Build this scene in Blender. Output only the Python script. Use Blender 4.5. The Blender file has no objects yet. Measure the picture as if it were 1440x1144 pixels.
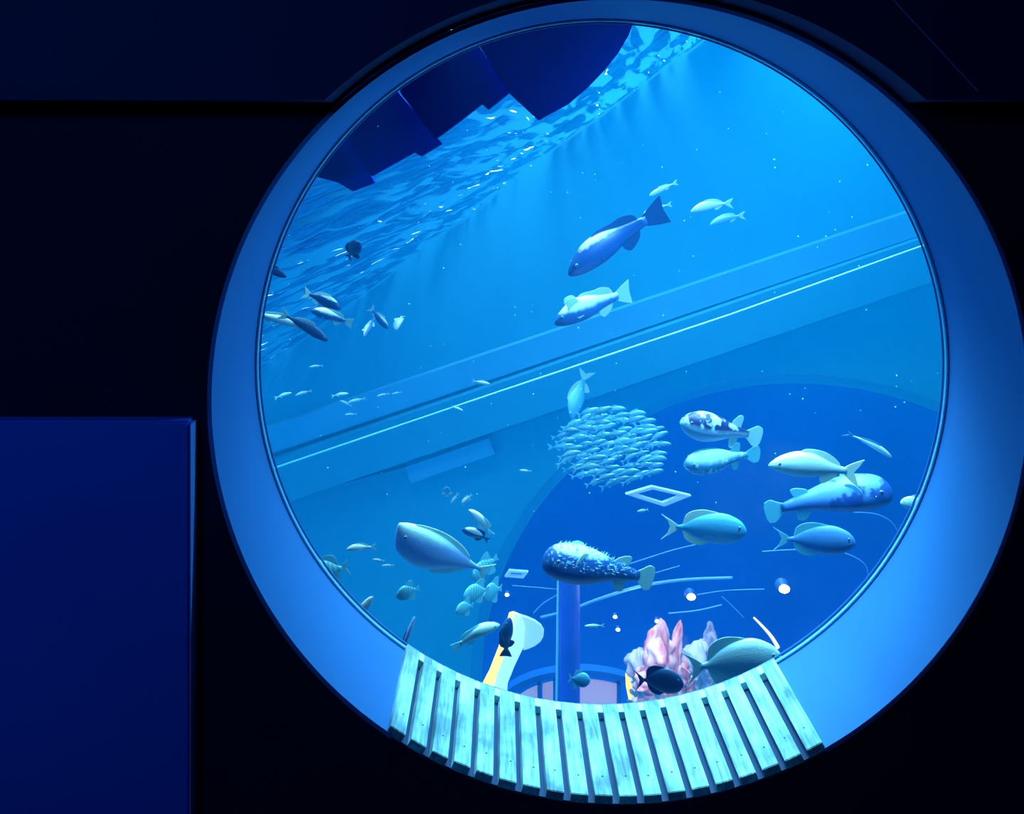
import bpy, bmesh, math, random
from mathutils import Vector, Matrix, noise
random.seed(7)
C = bpy.context.scene.collection
PI = math.pi
F, VX, VY = 1088.0, 706.0, 225.0          # focal length and optical axis of the 1440x1144 picture

def at(x, y, Y):
    return Vector(((x - VX) * Y / F, Y, -(y - VY) * Y / F))

# ------------------------------------------------------------------ materials
def mat(name, color=(.5, .5, .5), rough=.5, metal=0.0, emit=None, estr=0, noise_amt=0, noise_scale=8, color2=None, bump=0, spec=.5, coat=0, stretch=(1, 1, 1)):
    m = bpy.data.materials.new(name); m.use_nodes = True
    nt = m.node_tree; b = nt.nodes['Principled BSDF']
    b.inputs['Base Color'].default_value = (*color, 1)
    b.inputs['Roughness'].default_value = rough
    b.inputs['Metallic'].default_value = metal
    b.inputs['Specular IOR Level'].default_value = spec
    b.inputs['Coat Weight'].default_value = coat
    if emit:
        b.inputs['Emission Color'].default_value = (*emit, 1); b.inputs['Emission Strength'].default_value = estr
    if color2 or bump:
        tc = nt.nodes.new('ShaderNodeTexCoord'); mp = nt.nodes.new('ShaderNodeMapping')
        mp.inputs['Scale'].default_value = stretch
        nz = nt.nodes.new('ShaderNodeTexNoise'); nz.inputs['Scale'].default_value = noise_scale; nz.inputs['Detail'].default_value = 6
        nt.links.new(tc.outputs['Object'], mp.inputs['Vector']); nt.links.new(mp.outputs['Vector'], nz.inputs['Vector'])
        if color2:
            r = nt.nodes.new('ShaderNodeValToRGB')
            r.color_ramp.elements[0].position = .35; r.color_ramp.elements[1].position = .65
            r.color_ramp.elements[0].color = (*color, 1); r.color_ramp.elements[1].color = (*color2, 1)
            nt.links.new(nz.outputs['Fac'], r.inputs['Fac']); nt.links.new(r.outputs['Color'], b.inputs['Base Color'])
        if bump:
            bp = nt.nodes.new('ShaderNodeBump'); bp.inputs['Strength'].default_value = bump; bp.inputs['Distance'].default_value = .01
            nt.links.new(nz.outputs['Fac'], bp.inputs['Height']); nt.links.new(bp.outputs['Normal'], b.inputs['Normal'])
    return m

def fish_mat(name, back, belly, split=0.0, soft=.06, spots=None, spot_scale=14, spot_th=.55, rough=.42, zone=None, bars=False):
    """fish skin: back colour above, belly colour below (own pigment with the top light painted in), optional blotches and scale bump"""
    m = bpy.data.materials.new(name); m.use_nodes = True
    nt = m.node_tree; b = nt.nodes['Principled BSDF']; L = nt.links.new
    b.inputs['Roughness'].default_value = rough; b.inputs['Specular IOR Level'].default_value = .6
    tc = nt.nodes.new('ShaderNodeTexCoord'); sx = nt.nodes.new('ShaderNodeSeparateXYZ')
    L(tc.outputs['Object'], sx.inputs['Vector'])
    nz = nt.nodes.new('ShaderNodeTexNoise'); nz.inputs['Scale'].default_value = spot_scale; nz.inputs['Detail'].default_value = 3
    L(tc.outputs['Object'], nz.inputs['Vector'])
    ad = nt.nodes.new('ShaderNodeMath'); ad.operation = 'MULTIPLY_ADD'; ad.inputs[1].default_value = .05; L(nz.outputs['Fac'], ad.inputs[0]); L(sx.outputs['Z'], ad.inputs[2])
    mr = nt.nodes.new('ShaderNodeMapRange'); mr.inputs['From Min'].default_value = split - soft + .025; mr.inputs['From Max'].default_value = split + soft + .025
    L(ad.outputs[0], mr.inputs['Value'])
    mx = nt.nodes.new('ShaderNodeMix'); mx.data_type = 'RGBA'; mx.inputs['A'].default_value = (*belly, 1); mx.inputs['B'].default_value = (*back, 1)
    L(mr.outputs['Result'], mx.inputs['Factor'])
    out = mx.outputs['Result']
    if spots:
        if bars:
            w = nt.nodes.new('ShaderNodeTexWave'); w.bands_direction = 'X'; w.inputs['Scale'].default_value = 3.2; w.inputs['Distortion'].default_value = 2.5; w.inputs['Detail'].default_value = 2
            L(tc.outputs['Object'], w.inputs['Vector']); src = w.outputs['Fac']
        else: src = nz.outputs['Fac']
        r = nt.nodes.new('ShaderNodeMapRange'); r.inputs['From Min'].default_value = spot_th - .04; r.inputs['From Max'].default_value = spot_th + .04; L(src, r.inputs['Value'])
        fac = r.outputs['Result']
        if zone is not None:
            z = nt.nodes.new('ShaderNodeMapRange'); z.inputs['From Min'].default_value = zone - .04; z.inputs['From Max'].default_value = zone + .02; L(sx.outputs['Z'], z.inputs['Value'])
            mu = nt.nodes.new('ShaderNodeMath'); mu.operation = 'MULTIPLY'; L(fac, mu.inputs[0]); L(z.outputs['Result'], mu.inputs[1]); fac = mu.outputs[0]
        m2 = nt.nodes.new('ShaderNodeMix'); m2.data_type = 'RGBA'; m2.inputs['B'].default_value = (*spots, 1); L(out, m2.inputs['A']); L(fac, m2.inputs['Factor']); out = m2.outputs['Result']
    L(out, b.inputs['Base Color'])
    v = nt.nodes.new('ShaderNodeTexVoronoi'); v.inputs['Scale'].default_value = 60; L(tc.outputs['Object'], v.inputs['Vector'])
    bp = nt.nodes.new('ShaderNodeBump'); bp.inputs['Strength'].default_value = .12; bp.inputs['Distance'].default_value = .003
    L(v.outputs['Distance'], bp.inputs['Height']); L(bp.outputs['Normal'], b.inputs['Normal'])
    return m

def fin_mat(name, col, col2, tr=.35):
    m = bpy.data.materials.new(name); m.use_nodes = True
    nt = m.node_tree; b = nt.nodes['Principled BSDF']; L = nt.links.new; o = nt.nodes['Material Output']
    tc = nt.nodes.new('ShaderNodeTexCoord'); w = nt.nodes.new('ShaderNodeTexWave'); w.bands_direction = 'Z'
    w.inputs['Scale'].default_value = 18; w.inputs['Distortion'].default_value = 2; L(tc.outputs['Object'], w.inputs['Vector'])
    mx = nt.nodes.new('ShaderNodeMix'); mx.data_type = 'RGBA'; mx.inputs['A'].default_value = (*col, 1); mx.inputs['B'].default_value = (*col2, 1)
    L(w.outputs['Fac'], mx.inputs['Factor']); L(mx.outputs['Result'], b.inputs['Base Color']); b.inputs['Roughness'].default_value = .5
    t = nt.nodes.new('ShaderNodeBsdfTranslucent'); L(mx.outputs['Result'], t.inputs['Color'])
    s = nt.nodes.new('ShaderNodeMixShader'); s.inputs['Fac'].default_value = tr; L(b.outputs[0], s.inputs[1]); L(t.outputs[0], s.inputs[2]); L(s.outputs[0], o.inputs['Surface'])
    return m

M = {}
M['wall'] = mat('black_navy_wall_paint', (.004, .005, .03), .75, color2=(.005, .007, .038), noise_scale=3, bump=.05, spec=.15)
M['fascia'] = mat('dark_navy_fascia', (.006, .010, .075), .7, color2=(.007, .012, .085), noise_scale=2, spec=.2)
M['fascia_edge'] = M['fascia']
M['floor'] = mat('dark_floor', (.004, .005, .02), .6, bump=.05, noise_scale=30, spec=.2)
M['panel'] = mat('blue_panel_paint', (.02, .09, .60), .55, color2=(.02, .10, .64), noise_scale=2.2, spec=.25)
M['panel_edge'] = mat('blue_panel_edge', (.08, .25, .7), .4)
M['ring'] = mat('blue_reveal_paint', (.022, .145, .43), .55, color2=(.024, .158, .46), noise_scale=2.0, bump=.03, spec=.35)
M['gasket'] = mat('pale_acrylic_edge', (.20, .60, .85), .3)
M['sealant'] = mat('dark_sealant', (.02, .12, .40), .4)
M['tank'] = mat('tank_wall_blue', (.0, .225, .43), .8, color2=(.0, .245, .46), noise_scale=.5)
M['tank_floor'] = mat('pale_tank_floor', (.25, .62, .92), .8, color2=(.20, .55, .9), noise_scale=1.5)
M['tank_dark'] = mat('tank_wall_band_blue', (.0, .19, .38), .8, color2=(.0, .21, .41), noise_scale=.6)
M['tank_light'] = mat('tank_ledge_pale_blue', (.03, .28, .58), .7, color2=(.025, .26, .55), noise_scale=.9)
M['rail'] = mat('pale_rail', (.35, .85, .98), .4)
M['overhead'] = mat('navy_overhead_panel', (.001, .026, .40), .7, color2=(.001, .03, .44), noise_scale=3, spec=.1)

# bench wood: grain runs along the slat (Y)
def wood():
    m = bpy.data.materials.new('weathered_pale_wood'); m.use_nodes = True
    nt = m.node_tree; b = nt.nodes['Principled BSDF']; L = nt.links.new
    tc = nt.nodes.new('ShaderNodeTexCoord'); oi = nt.nodes.new('ShaderNodeObjectInfo')
    ad = nt.nodes.new('ShaderNodeVectorMath'); ad.operation = 'ADD'; L(tc.outputs['Object'], ad.inputs[0])
    cm = nt.nodes.new('ShaderNodeCombineXYZ')
    mu = nt.nodes.new('ShaderNodeMath'); mu.operation = 'MULTIPLY'; mu.inputs[1].default_value = 17; L(oi.outputs['Random'], mu.inputs[0])
    L(mu.outputs[0], cm.inputs['X']); L(mu.outputs[0], cm.inputs['Y']); L(cm.outputs[0], ad.inputs[1])
    mp = nt.nodes.new('ShaderNodeMapping'); mp.inputs['Scale'].default_value = (60, 5, 60); L(ad.outputs[0], mp.inputs['Vector'])
    nz = nt.nodes.new('ShaderNodeTexNoise'); nz.inputs['Scale'].default_value = 1.6; nz.inputs['Detail'].default_value = 8; nz.inputs['Distortion'].default_value = .8; L(mp.outputs[0], nz.inputs['Vector'])
    n2 = nt.nodes.new('ShaderNodeTexNoise'); n2.inputs['Scale'].default_value = 9; n2.inputs['Detail'].default_value = 4; L(ad.outputs[0], n2.inputs['Vector'])
    r = nt.nodes.new('ShaderNodeValToRGB'); e = r.color_ramp.elements
    e[0].position = .32; e[0].color = (.16, .36, .44, 1); e[1].position = .62; e[1].color = (.48, .84, .92, 1); L(nz.outputs['Fac'], r.inputs['Fac'])
    r2 = nt.nodes.new('ShaderNodeValToRGB'); e = r2.color_ramp.elements
    e[0].position = .36; e[0].color = (.38, .46, .52, 1); e[1].position = .60; e[1].color = (1, 1, 1, 1); L(n2.outputs['Fac'], r2.inputs['Fac'])
    mx = nt.nodes.new('ShaderNodeMix'); mx.data_type = 'RGBA'; mx.blend_type = 'MULTIPLY'; mx.inputs['Factor'].default_value = 1
    L(r.outputs[0], mx.inputs['A']); L(r2.outputs[0], mx.inputs['B']); L(mx.outputs['Result'], b.inputs['Base Color'])
    b.inputs['Roughness'].default_value = .55
    bp = nt.nodes.new('ShaderNodeBump'); bp.inputs['Strength'].default_value = .4; bp.inputs['Distance'].default_value = .002; L(nz.outputs['Fac'], bp.inputs['Height']); L(bp.outputs[0], b.inputs['Normal'])
    return m
M['wood'] = wood()
M['spacer'] = mat('pale_spacer_block', (.55, .85, .88), .5)
M['screw'] = mat('dark_wood_plug', (.03, .06, .08), .7)

def glass(name, tint, ior=1.35, gloss=(1, 1, 1), rough=.02, scratch=False):
    m = bpy.data.materials.new(name); m.use_nodes = True
    nt = m.node_tree; nt.nodes.clear(); L = nt.links.new
    o = nt.nodes.new('ShaderNodeOutputMaterial'); t = nt.nodes.new('ShaderNodeBsdfTransparent'); t.inputs['Color'].default_value = (*tint, 1)
    g = nt.nodes.new('ShaderNodeBsdfGlossy'); g.inputs['Roughness'].default_value = rough; g.inputs['Color'].default_value = (*gloss, 1)
    f = nt.nodes.new('ShaderNodeFresnel'); 
    ge = nt.nodes.new('ShaderNodeNewGeometry'); mr = nt.nodes.new('ShaderNodeMapRange'); mr.inputs['To Min'].default_value = ior; mr.inputs['To Max'].default_value = 1 / ior
    L(ge.outputs['Backfacing'], mr.inputs['Value']); L(mr.outputs['Result'], f.inputs['IOR'])      # thin sheet: same reflectance from both sides
    s = nt.nodes.new('ShaderNodeMixShader'); L(f.outputs[0], s.inputs[0]); L(t.outputs[0], s.inputs[1]); L(g.outputs[0], s.inputs[2]); L(s.outputs[0], o.inputs['Surface'])
    return m
M['acrylic'] = glass('clear_acrylic', (.98, .99, 1), 1.015)
M['dome_glass'] = glass('blue_tinted_acrylic', (.85, .92, 1), 1.04, (.6, .8, 1), .15)

def water_surface_mat():
    m = bpy.data.materials.new('rippled_water_surface'); m.use_nodes = True
    nt = m.node_tree; nt.nodes.clear(); L = nt.links.new; N_ = nt.nodes.new
    o = N_('ShaderNodeOutputMaterial'); tc = N_('ShaderNodeTexCoord')
    def noise_tex(rot, scale, sc, detail=4, dist=.5):
        r = N_('ShaderNodeMapping'); r.inputs['Rotation'].default_value = (0, 0, math.radians(rot)); L(tc.outputs['Object'], r.inputs['Vector'])
        q = N_('ShaderNodeMapping'); q.inputs['Scale'].default_value = scale; L(r.outputs[0], q.inputs['Vector'])
        t = N_('ShaderNodeTexNoise'); t.inputs['Scale'].default_value = sc; t.inputs['Detail'].default_value = detail; t.inputs['Distortion'].default_value = dist
        L(q.outputs[0], t.inputs['Vector']); return t.outputs['Fac']
    def math_(op, a, b, c=None):
        x = N_('ShaderNodeMath'); x.operation = op
        for i, vv_ in enumerate((a, b, c)):
            if vv_ is None: continue
            if isinstance(vv_, (int, float)): x.inputs[i].default_value = vv_
            else: L(vv_, x.inputs[i])
        return x.outputs[0]
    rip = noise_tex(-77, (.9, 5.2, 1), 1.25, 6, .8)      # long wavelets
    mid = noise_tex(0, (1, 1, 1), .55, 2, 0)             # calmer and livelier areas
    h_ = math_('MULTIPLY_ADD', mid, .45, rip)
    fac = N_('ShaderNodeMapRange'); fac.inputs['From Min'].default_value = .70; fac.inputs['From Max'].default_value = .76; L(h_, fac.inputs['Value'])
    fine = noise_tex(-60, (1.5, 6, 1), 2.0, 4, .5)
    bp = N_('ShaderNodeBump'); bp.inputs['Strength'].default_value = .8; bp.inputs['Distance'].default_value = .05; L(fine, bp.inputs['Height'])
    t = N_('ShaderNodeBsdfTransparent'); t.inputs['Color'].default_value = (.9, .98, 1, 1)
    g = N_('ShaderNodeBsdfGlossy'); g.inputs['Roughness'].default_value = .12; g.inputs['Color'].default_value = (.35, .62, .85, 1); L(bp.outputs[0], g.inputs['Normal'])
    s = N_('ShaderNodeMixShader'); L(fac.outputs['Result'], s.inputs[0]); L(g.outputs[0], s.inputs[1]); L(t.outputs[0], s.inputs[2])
    # white flecks painted in for glints on the surface
    spk = math_('MULTIPLY_ADD', mid, .5, noise_tex(-79, (.8, 6, 1), 2.6, 3, .8))
    mr = N_('ShaderNodeMapRange'); mr.inputs['From Min'].default_value = .945; mr.inputs['From Max'].default_value = .985; L(spk, mr.inputs['Value'])
    tl = N_('ShaderNodeBsdfTranslucent'); tl.inputs['Color'].default_value = (1, 1, 1, 1)
    s2 = N_('ShaderNodeMixShader'); L(mr.outputs['Result'], s2.inputs[0]); L(s.outputs[0], s2.inputs[1]); L(tl.outputs[0], s2.inputs[2]); L(s2.outputs[0], o.inputs['Surface'])
    return m
WS_BUMP, WS_IOR = .30, 1.08
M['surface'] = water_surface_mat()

def water_volume():
    m = bpy.data.materials.new('hazy_blue_water'); m.use_nodes = True
    nt = m.node_tree; nt.nodes.clear(); L = nt.links.new
    o = nt.nodes.new('ShaderNodeOutputMaterial')
    s = nt.nodes.new('ShaderNodeVolumeScatter'); s.inputs['Color'].default_value = (.0, .29, .70, 1); s.inputs['Density'].default_value = .085; s.inputs['Anisotropy'].default_value = .15
    a = nt.nodes.new('ShaderNodeVolumeAbsorption'); a.inputs['Color'].default_value = (.1, .80, 1, 1); a.inputs['Density'].default_value = .025
    ad = nt.nodes.new('ShaderNodeAddShader'); L(s.outputs[0], ad.inputs[0]); L(a.outputs[0], ad.inputs[1]); L(ad.outputs[0], o.inputs['Volume'])
    return m
M['water'] = water_volume()

# ------------------------------------------------------------------ mesh helpers
def link(name, me, m=None, parent=None):
    o = bpy.data.objects.new(name, me); C.objects.link(o)
    if m is not None and len(me.materials) == 0: me.materials.append(m)
    if parent: o.parent = parent
    return o
def mesh(name, V, Fc, smooth=False):
    me = bpy.data.meshes.new(name); me.from_pydata([tuple(v) for v in V], [], Fc); me.update()
    if smooth:
        for p in me.polygons: p.use_smooth = True
    return me
def bm_mesh(name, bm, smooth=False):
    me = bpy.data.meshes.new(name); bm.to_mesh(me); bm.free()
    if smooth:
        for p in me.polygons: p.use_smooth = True
    return me
def box_bm(x0, x1, y0, y1, z0, z1, bevel=0):
    bm = bmesh.new(); bmesh.ops.create_cube(bm, size=1)
    for v in bm.verts: v.co = Vector(((x0 + x1) / 2 + v.co.x * (x1 - x0), (y0 + y1) / 2 + v.co.y * (y1 - y0), (z0 + z1) / 2 + v.co.z * (z1 - z0)))
    if bevel: bmesh.ops.bevel(bm, geom=list(bm.edges), offset=bevel, segments=2, affect='EDGES')
    return bm
def box(name, x0, x1, y0, y1, z0, z1, m, parent=None, bevel=0):
    return link(name, bm_mesh(name, box_bm(x0, x1, y0, y1, z0, z1, bevel)), m, parent)
def tube_bm(pts, rad, n=8, bm=None, cap=True):
    bm = bm or bmesh.new(); rings = []
    pts = [Vector(p) for p in pts]
    for i, p in enumerate(pts):
        d = (pts[min(i + 1, len(pts) - 1)] - pts[max(i - 1, 0)]).normalized()
        a = d.cross(Vector((0, 1, 0)) if abs(d.y) < .9 else Vector((1, 0, 0))).normalized(); b = d.cross(a)
        r = rad[i] if isinstance(rad, (list, tuple)) else rad
        rings.append([bm.verts.new(p + (a * math.cos(2 * PI * k / n) + b * math.sin(2 * PI * k / n)) * r) for k in range(n)])
    for A, B in zip(rings, rings[1:]):
        for k in range(n): bm.faces.new((A[k], A[(k + 1) % n], B[(k + 1) % n], B[k]))
    if cap: bm.faces.new(rings[0][::-1]); bm.faces.new(rings[-1])
    bmesh.ops.recalc_face_normals(bm, faces=bm.faces)
    return bm
def prism(name, poly, Y0, Y1, m, parent=None, bevel=0):
    """closed slab: outline in world X,Z (list), extruded from Y0 to Y1"""
    bm = bmesh.new()
    f = bm.faces.new([bm.verts.new((x, Y0, z)) for x, z in poly])
    r = bmesh.ops.extrude_face_region(bm, geom=[f])
    for v in r['geom']:
        if isinstance(v, bmesh.types.BMVert): v.co.y = Y1
    bmesh.ops.recalc_face_normals(bm, faces=bm.faces)
    if bevel: bmesh.ops.bevel(bm, geom=list(bm.edges), offset=bevel, segments=2, affect='EDGES')
    return link(name, bm_mesh(name, bm), m, parent)
def thing(name, label, cat, loc=(0, 0, 0), group=None):
    o = bpy.data.objects.new(name, None); C.objects.link(o); o.location = loc
    o.empty_display_size = .05
    o['label'] = label; o['category'] = cat
    if group: o['group'] = group
    return o
def tag(o, label, cat, group=None, kind=None):
    o['label'] = label; o['category'] = cat
    if group: o['group'] = group
    if kind: o['kind'] = kind
    return o
def struct(o): o['kind'] = 'structure'; return o
def catmull(P, n=6, closed=False):
    P = [Vector(p) for p in P]; out = []; N = len(P)
    rng = range(N) if closed else range(N - 1)
    for i in rng:
        g = lambda k: P[k % N] if closed else P[max(0, min(N - 1, k))]
        a, b, c, d = g(i - 1), g(i), g(i + 1), g(i + 2)
        for k in range(n):
            t = k / n
            out.append(.5 * (2 * b + (c - a) * t + (2 * a - 5 * b + 4 * c - d) * t * t + (3 * b - 3 * c + d - a) * t ** 3))
    if not closed: out.append(P[-1])
    return out

# ------------------------------------------------------------------ the room
RC = Vector((.288, 0, -.590)); Y0, Y1 = 1.9, 2.238
RX0, RZ0, RX1, RZ1 = 1.0, .984, 1.0, .998
N = 192
def ell(Y, rx, rz, k, n=N): a = 2 * PI * k / n; return Vector((RC.x + rx * math.cos(a), Y, RC.z + rz * math.sin(a)))
def wall_with_hole(name, Ya, Yb, rxa, rza, rxb, rzb, bounds, m, parent=None, hole_faces=True):
    """wall slab from Ya (front) to Yb with a round hole"""
    X0, X1, Z0, Z1 = bounds; V = []; Fc = []
    def rectpt(k):
        a = 2 * PI * k / N; dx, dz = math.cos(a), math.sin(a)
        ts = []
        if dx > 1e-9: ts.append((X1 - RC.x) / dx)
        if dx < -1e-9: ts.append((X0 - RC.x) / dx)
        if dz > 1e-9: ts.append((Z1 - RC.z) / dz)
        if dz < -1e-9: ts.append((Z0 - RC.z) / dz)
        t = min(ts); return RC.x + dx * t, RC.z + dz * t
    for k in range(N):
        rx, rz = rectpt(k)
        V += [ell(Ya, rxa, rza, k), Vector((rx, Ya, rz)), Vector((rx, Yb, rz)), ell(Yb, rxb, rzb, k)]
    for k in range(N):
        a, b = 4 * k, 4 * ((k + 1) % N)
        Fc += [(a, b, b + 1, a + 1), (a + 1, b + 1, b + 2, a + 2), (a + 2, b + 2, b + 3, a + 3)]
        if hole_faces: Fc.append((a + 3, b + 3, b, a))
    me = mesh(name, V, Fc)
    bm = bmesh.new(); bm.from_mesh(me); bmesh.ops.recalc_face_normals(bm, faces=bm.faces); bm.to_mesh(me); bm.free()
    return link(name, me, m, parent)
RX, RXm, RZf, RZc, RYb = 3.2, -2.6, -1.66, 1.35, -2.6      # room right, left, floor, ceiling, back
struct(wall_with_hole('wall_front', Y0, 2.30, 1.0125, .9965, 1.085, 1.083, (-3.9, 5.7, -7.0, 5.2), M['wall']))
struct(box('floor', RXm, RX, RYb, Y0, RZf - .1, RZf, M['floor']))
struct(box('ceiling', RXm, RX, RYb, Y0, RZc, RZc + .1, M['wall']))
struct(box('wall_left', RXm - .1, RXm, RYb, Y0, RZf, RZc, M['wall']))
struct(box('wall_right', RX, RX + .1, RYb, Y0, RZf, RZc, M['wall']))
struct(box('wall_back', RXm, RX, RYb - .1, RYb, RZf, RZc, M['wall']))

# round reveal: a 12 mm lining that runs from the room face to the window
V = []; Fc = []
for k in range(N):
    V += [ell(Y0 - .004, RX0, RZ0, k), ell(Y0 - .004, RX0 + .011, RZ0 + .011, k), ell(2.246, RX1 + .011, RZ1 + .011, k), ell(2.246, RX1, RZ1, k)]
for k in range(N):
    a, b = 4 * k, 4 * ((k + 1) % N)
    Fc += [(a, b, b + 1, a + 1), (a + 1, b + 1, b + 2, a + 2), (a + 2, b + 2, b + 3, a + 3), (a + 3, b + 3, b, a)]
me = mesh('reveal', V, Fc)
bm = bmesh.new(); bm.from_mesh(me); bmesh.ops.recalc_face_normals(bm, faces=bm.faces)
# the bench takes the place of the lining at the bottom
def ang_down(c): return math.degrees(math.atan2(c.x - RC.x, -(c.z - RC.z)))
cut = [f for f in bm.faces if -34.6 < ang_down(f.calc_center_median()) < 30.2]
bmesh.ops.delete(bm, geom=cut, context='FACES')
for e in bm.edges:
    if len(e.link_faces) == 2 and e.calc_face_angle() > .5: e.smooth = False
for f in bm.faces: f.smooth = True
bm.to_mesh(me); bm.free()
win = bpy.data.objects.new('window_1', None); C.objects.link(win); win['kind'] = 'structure'
rv = link('reveal', me, M['ring'], win)
# acrylic pane with thickness
V = [ell(Y1 + .004, .992, .990, k) for k in range(N)] + [ell(Y1 + .03, .992, .990, k) for k in range(N)]
Fc = [tuple(range(N))[::-1], tuple(range(N, 2 * N))]
link('pane', mesh('pane', V, [Fc[0]]), M['acrylic'], win)
# pale acrylic edge and dark sealant bead
def torus(name, Y, r1, r2, rad, m, parent, ns=8):
    bm = bmesh.new(); rings = []
    for k in range(N):
        a = 2 * PI * k / N; rd = Vector((math.cos(a), 0, math.sin(a))); c = Vector((RC.x + r1 * math.cos(a), Y, RC.z + r2 * math.sin(a)))
        rings.append([bm.verts.new(c + rd * rad * math.cos(2 * PI * j / ns) + Vector((0, rad * math.sin(2 * PI * j / ns), 0))) for j in range(ns)])
    for k in range(N):
        A, B = rings[k], rings[(k + 1) % N]
        for j in range(ns): bm.faces.new((A[j], A[(j + 1) % ns], B[(j + 1) % ns], B[j]))
    bmesh.ops.recalc_face_normals(bm, faces=bm.faces)
    return link(name, bm_mesh(name, bm, True), m, parent)
torus('gasket', Y1 - .006, .9955, .9935, .0045, M['gasket'], win)
torus('sealant_bead', Y1 + .002, .989, .987, .003, M['sealant'], win)

# upper fascia, 10 cm proud of the wall, cut round the window
def fascia():
    Yf, Yb, r = 1.805, Y0 - .001, 1.020; rz = 1.006
    zb = .14
    pts = []
    a0 = math.asin((zb - RC.z) / rz)
    for k in range(65):
        a = PI - a0 - (PI - 2 * a0) * k / 64
        pts.append((RC.x + r * math.cos(a), RC.z + rz * math.sin(a)))
    poly = [(RXm + .001, zb)] + pts + [(RX - .001, zb), (RX - .001, RZc - .001), (RXm + .001, RZc - .001)]
    return prism('trim_1', poly, Yf, Yb, M['fascia'])
struct(fascia())
# faint diagonal seam strip on the fascia
a, b = at(1245, -12, 1.804), at(1375, 128, 1.804)
bm = tube_bm([a, b], .0012, 6); struct(link('trim_2', bm_mesh('trim_2', bm), M['panel_edge']))

# low blue painted panel left of the window
pn = thing('wall_panel', 'dark blue painted panel with a thin pale right edge, left of the round window', 'panel', (0, 0, 0))
pz = at(0, 592, 1.86).z; pxr = at(267, 0, 1.86).x
box('face_board', RXm + .05, pxr, 1.86, 1.899, RZf + .002, pz, M['panel'], pn, bevel=.006)
box('edge_strip', pxr + .0005, pxr + .003, 1.858, 1.899, RZf + .002, pz - .008, M['panel_edge'], pn)

# ------------------------------------------------------------------ slatted bench
bench = thing('slatted_bench', 'curved bench of pale weathered wood slats lining the bottom of the round window', 'bench', (RC.x, Y0, RC.z - RZ0))
bench_inv = Matrix.Translation(-bench.location)
def radial(th, r, Y):      # th from straight down, positive to the right
    f = (Y - Y0) / (Y1 - Y0); rz = (RZ0 + (RZ1 - RZ0) * f)
    return Vector((RC.x + r * math.sin(th), Y, RC.z - r * rz * math.cos(th)))
nS = 19; th0, th1 = math.radians(-34.7), math.radians(30.3)
pitch = (th1 - th0 + math.radians(.98)) / nS; wid = pitch - math.radians(.98)
def slab(name, ta, tb, r_in, r_out, Ya, Yb, m, bev=.0015, parent=bench):
    bm = bmesh.new(); vs = []
    for Y in (Ya, Yb):
        for t, r in ((ta, r_out), (tb, r_out), (tb, r_in), (ta, r_in)):
            vs.append(bm.verts.new(radial(t, r, Y) - bench.location))
    for f in ((0, 1, 2, 3), (7, 6, 5, 4), (0, 4, 5, 1), (1, 5, 6, 2), (2, 6, 7, 3), (3, 7, 4, 0)): bm.faces.new([vs[i] for i in f])
    bmesh.ops.recalc_face_normals(bm, faces=bm.faces)
    if bev: bmesh.ops.bevel(bm, geom=list(bm.edges), offset=bev, segments=2, affect='EDGES')
    return link(name, bm_mesh(name, bm), m, parent)
for i in range(nS):
    ta = th0 + i * pitch; tb = ta + wid
    s = slab('slat', ta, tb, .984, 1.007, Y0 - .002 + random.uniform(-.0012, .0012), Y1 - .001, M['wood'])
    # a small plug near the front end
    for Yp, du in ((1.962 + random.uniform(-.004, .004), random.uniform(0, .15)),):
        c = radial(ta + wid * (.5 + du), .9839, Yp) - bench.location
        bm = bmesh.new(); bmesh.ops.create_uvsphere(bm, u_segments=12, v_segments=6, radius=.0032)
        for v in bm.verts: v.co = Vector((v.co.x, v.co.y * .8, v.co.z * .25)) + c
        link('screw_plug', bm_mesh('screw_plug', bm), M['screw'], s)
    if i < nS - 1:
        slab('spacer_block', tb + .0003, ta + pitch - .0003, .985, 1.007, Y1 - .034, Y1 - .001, M['spacer'], .001)

M['gap_backing'] = mat('dark_blue_gap_backing', (.01, .05, .16), .7)  # dark strip added so the gaps between slats look shaded
bm = bmesh.new(); rows = []
for k in range(49):
    a0 = th0 + (th1 - th0) * k / 48
    rows.append([bm.verts.new(radial(a0, r_, Y_) - bench.location) for r_, Y_ in ((1.0073, Y0 + .002), (1.0073, Y1 - .001), (1.0113, Y1 - .001), (1.0113, Y0 + .002))])
for A_, B_ in zip(rows, rows[1:]):
    for j in range(4): bm.faces.new((A_[j], A_[(j + 1) % 4], B_[(j + 1) % 4], B_[j]))
bm.faces.new(rows[0]); bm.faces.new(rows[-1][::-1]); bmesh.ops.recalc_face_normals(bm, faces=bm.faces)
link('gap_backing', bm_mesh('gap_backing', bm), M['gap_backing'], bench)

# ------------------------------------------------------------------ the tank
TX0, TX1, TY0, TY1, TZ0, TZ1 = -3.8, 5.6, 2.30, 9.0, -6.9, 5.1
struct(box('wall_tank_back', TX0 - .1, TX1 + .1, TY1, TY1 + .1, TZ0 - .1, TZ1, M['tank']))
struct(box('wall_tank_left', TX0 - .1, TX0, TY0, TY1, TZ0, TZ1, M['tank']))
struct(box('wall_tank_right', TX1, TX1 + .1, TY0, TY1, TZ0, TZ1, M['tank']))
struct(box('floor_tank', TX0, TX1, TY0, TY1, TZ0 - .1, TZ0, M['tank_floor']))
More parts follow.
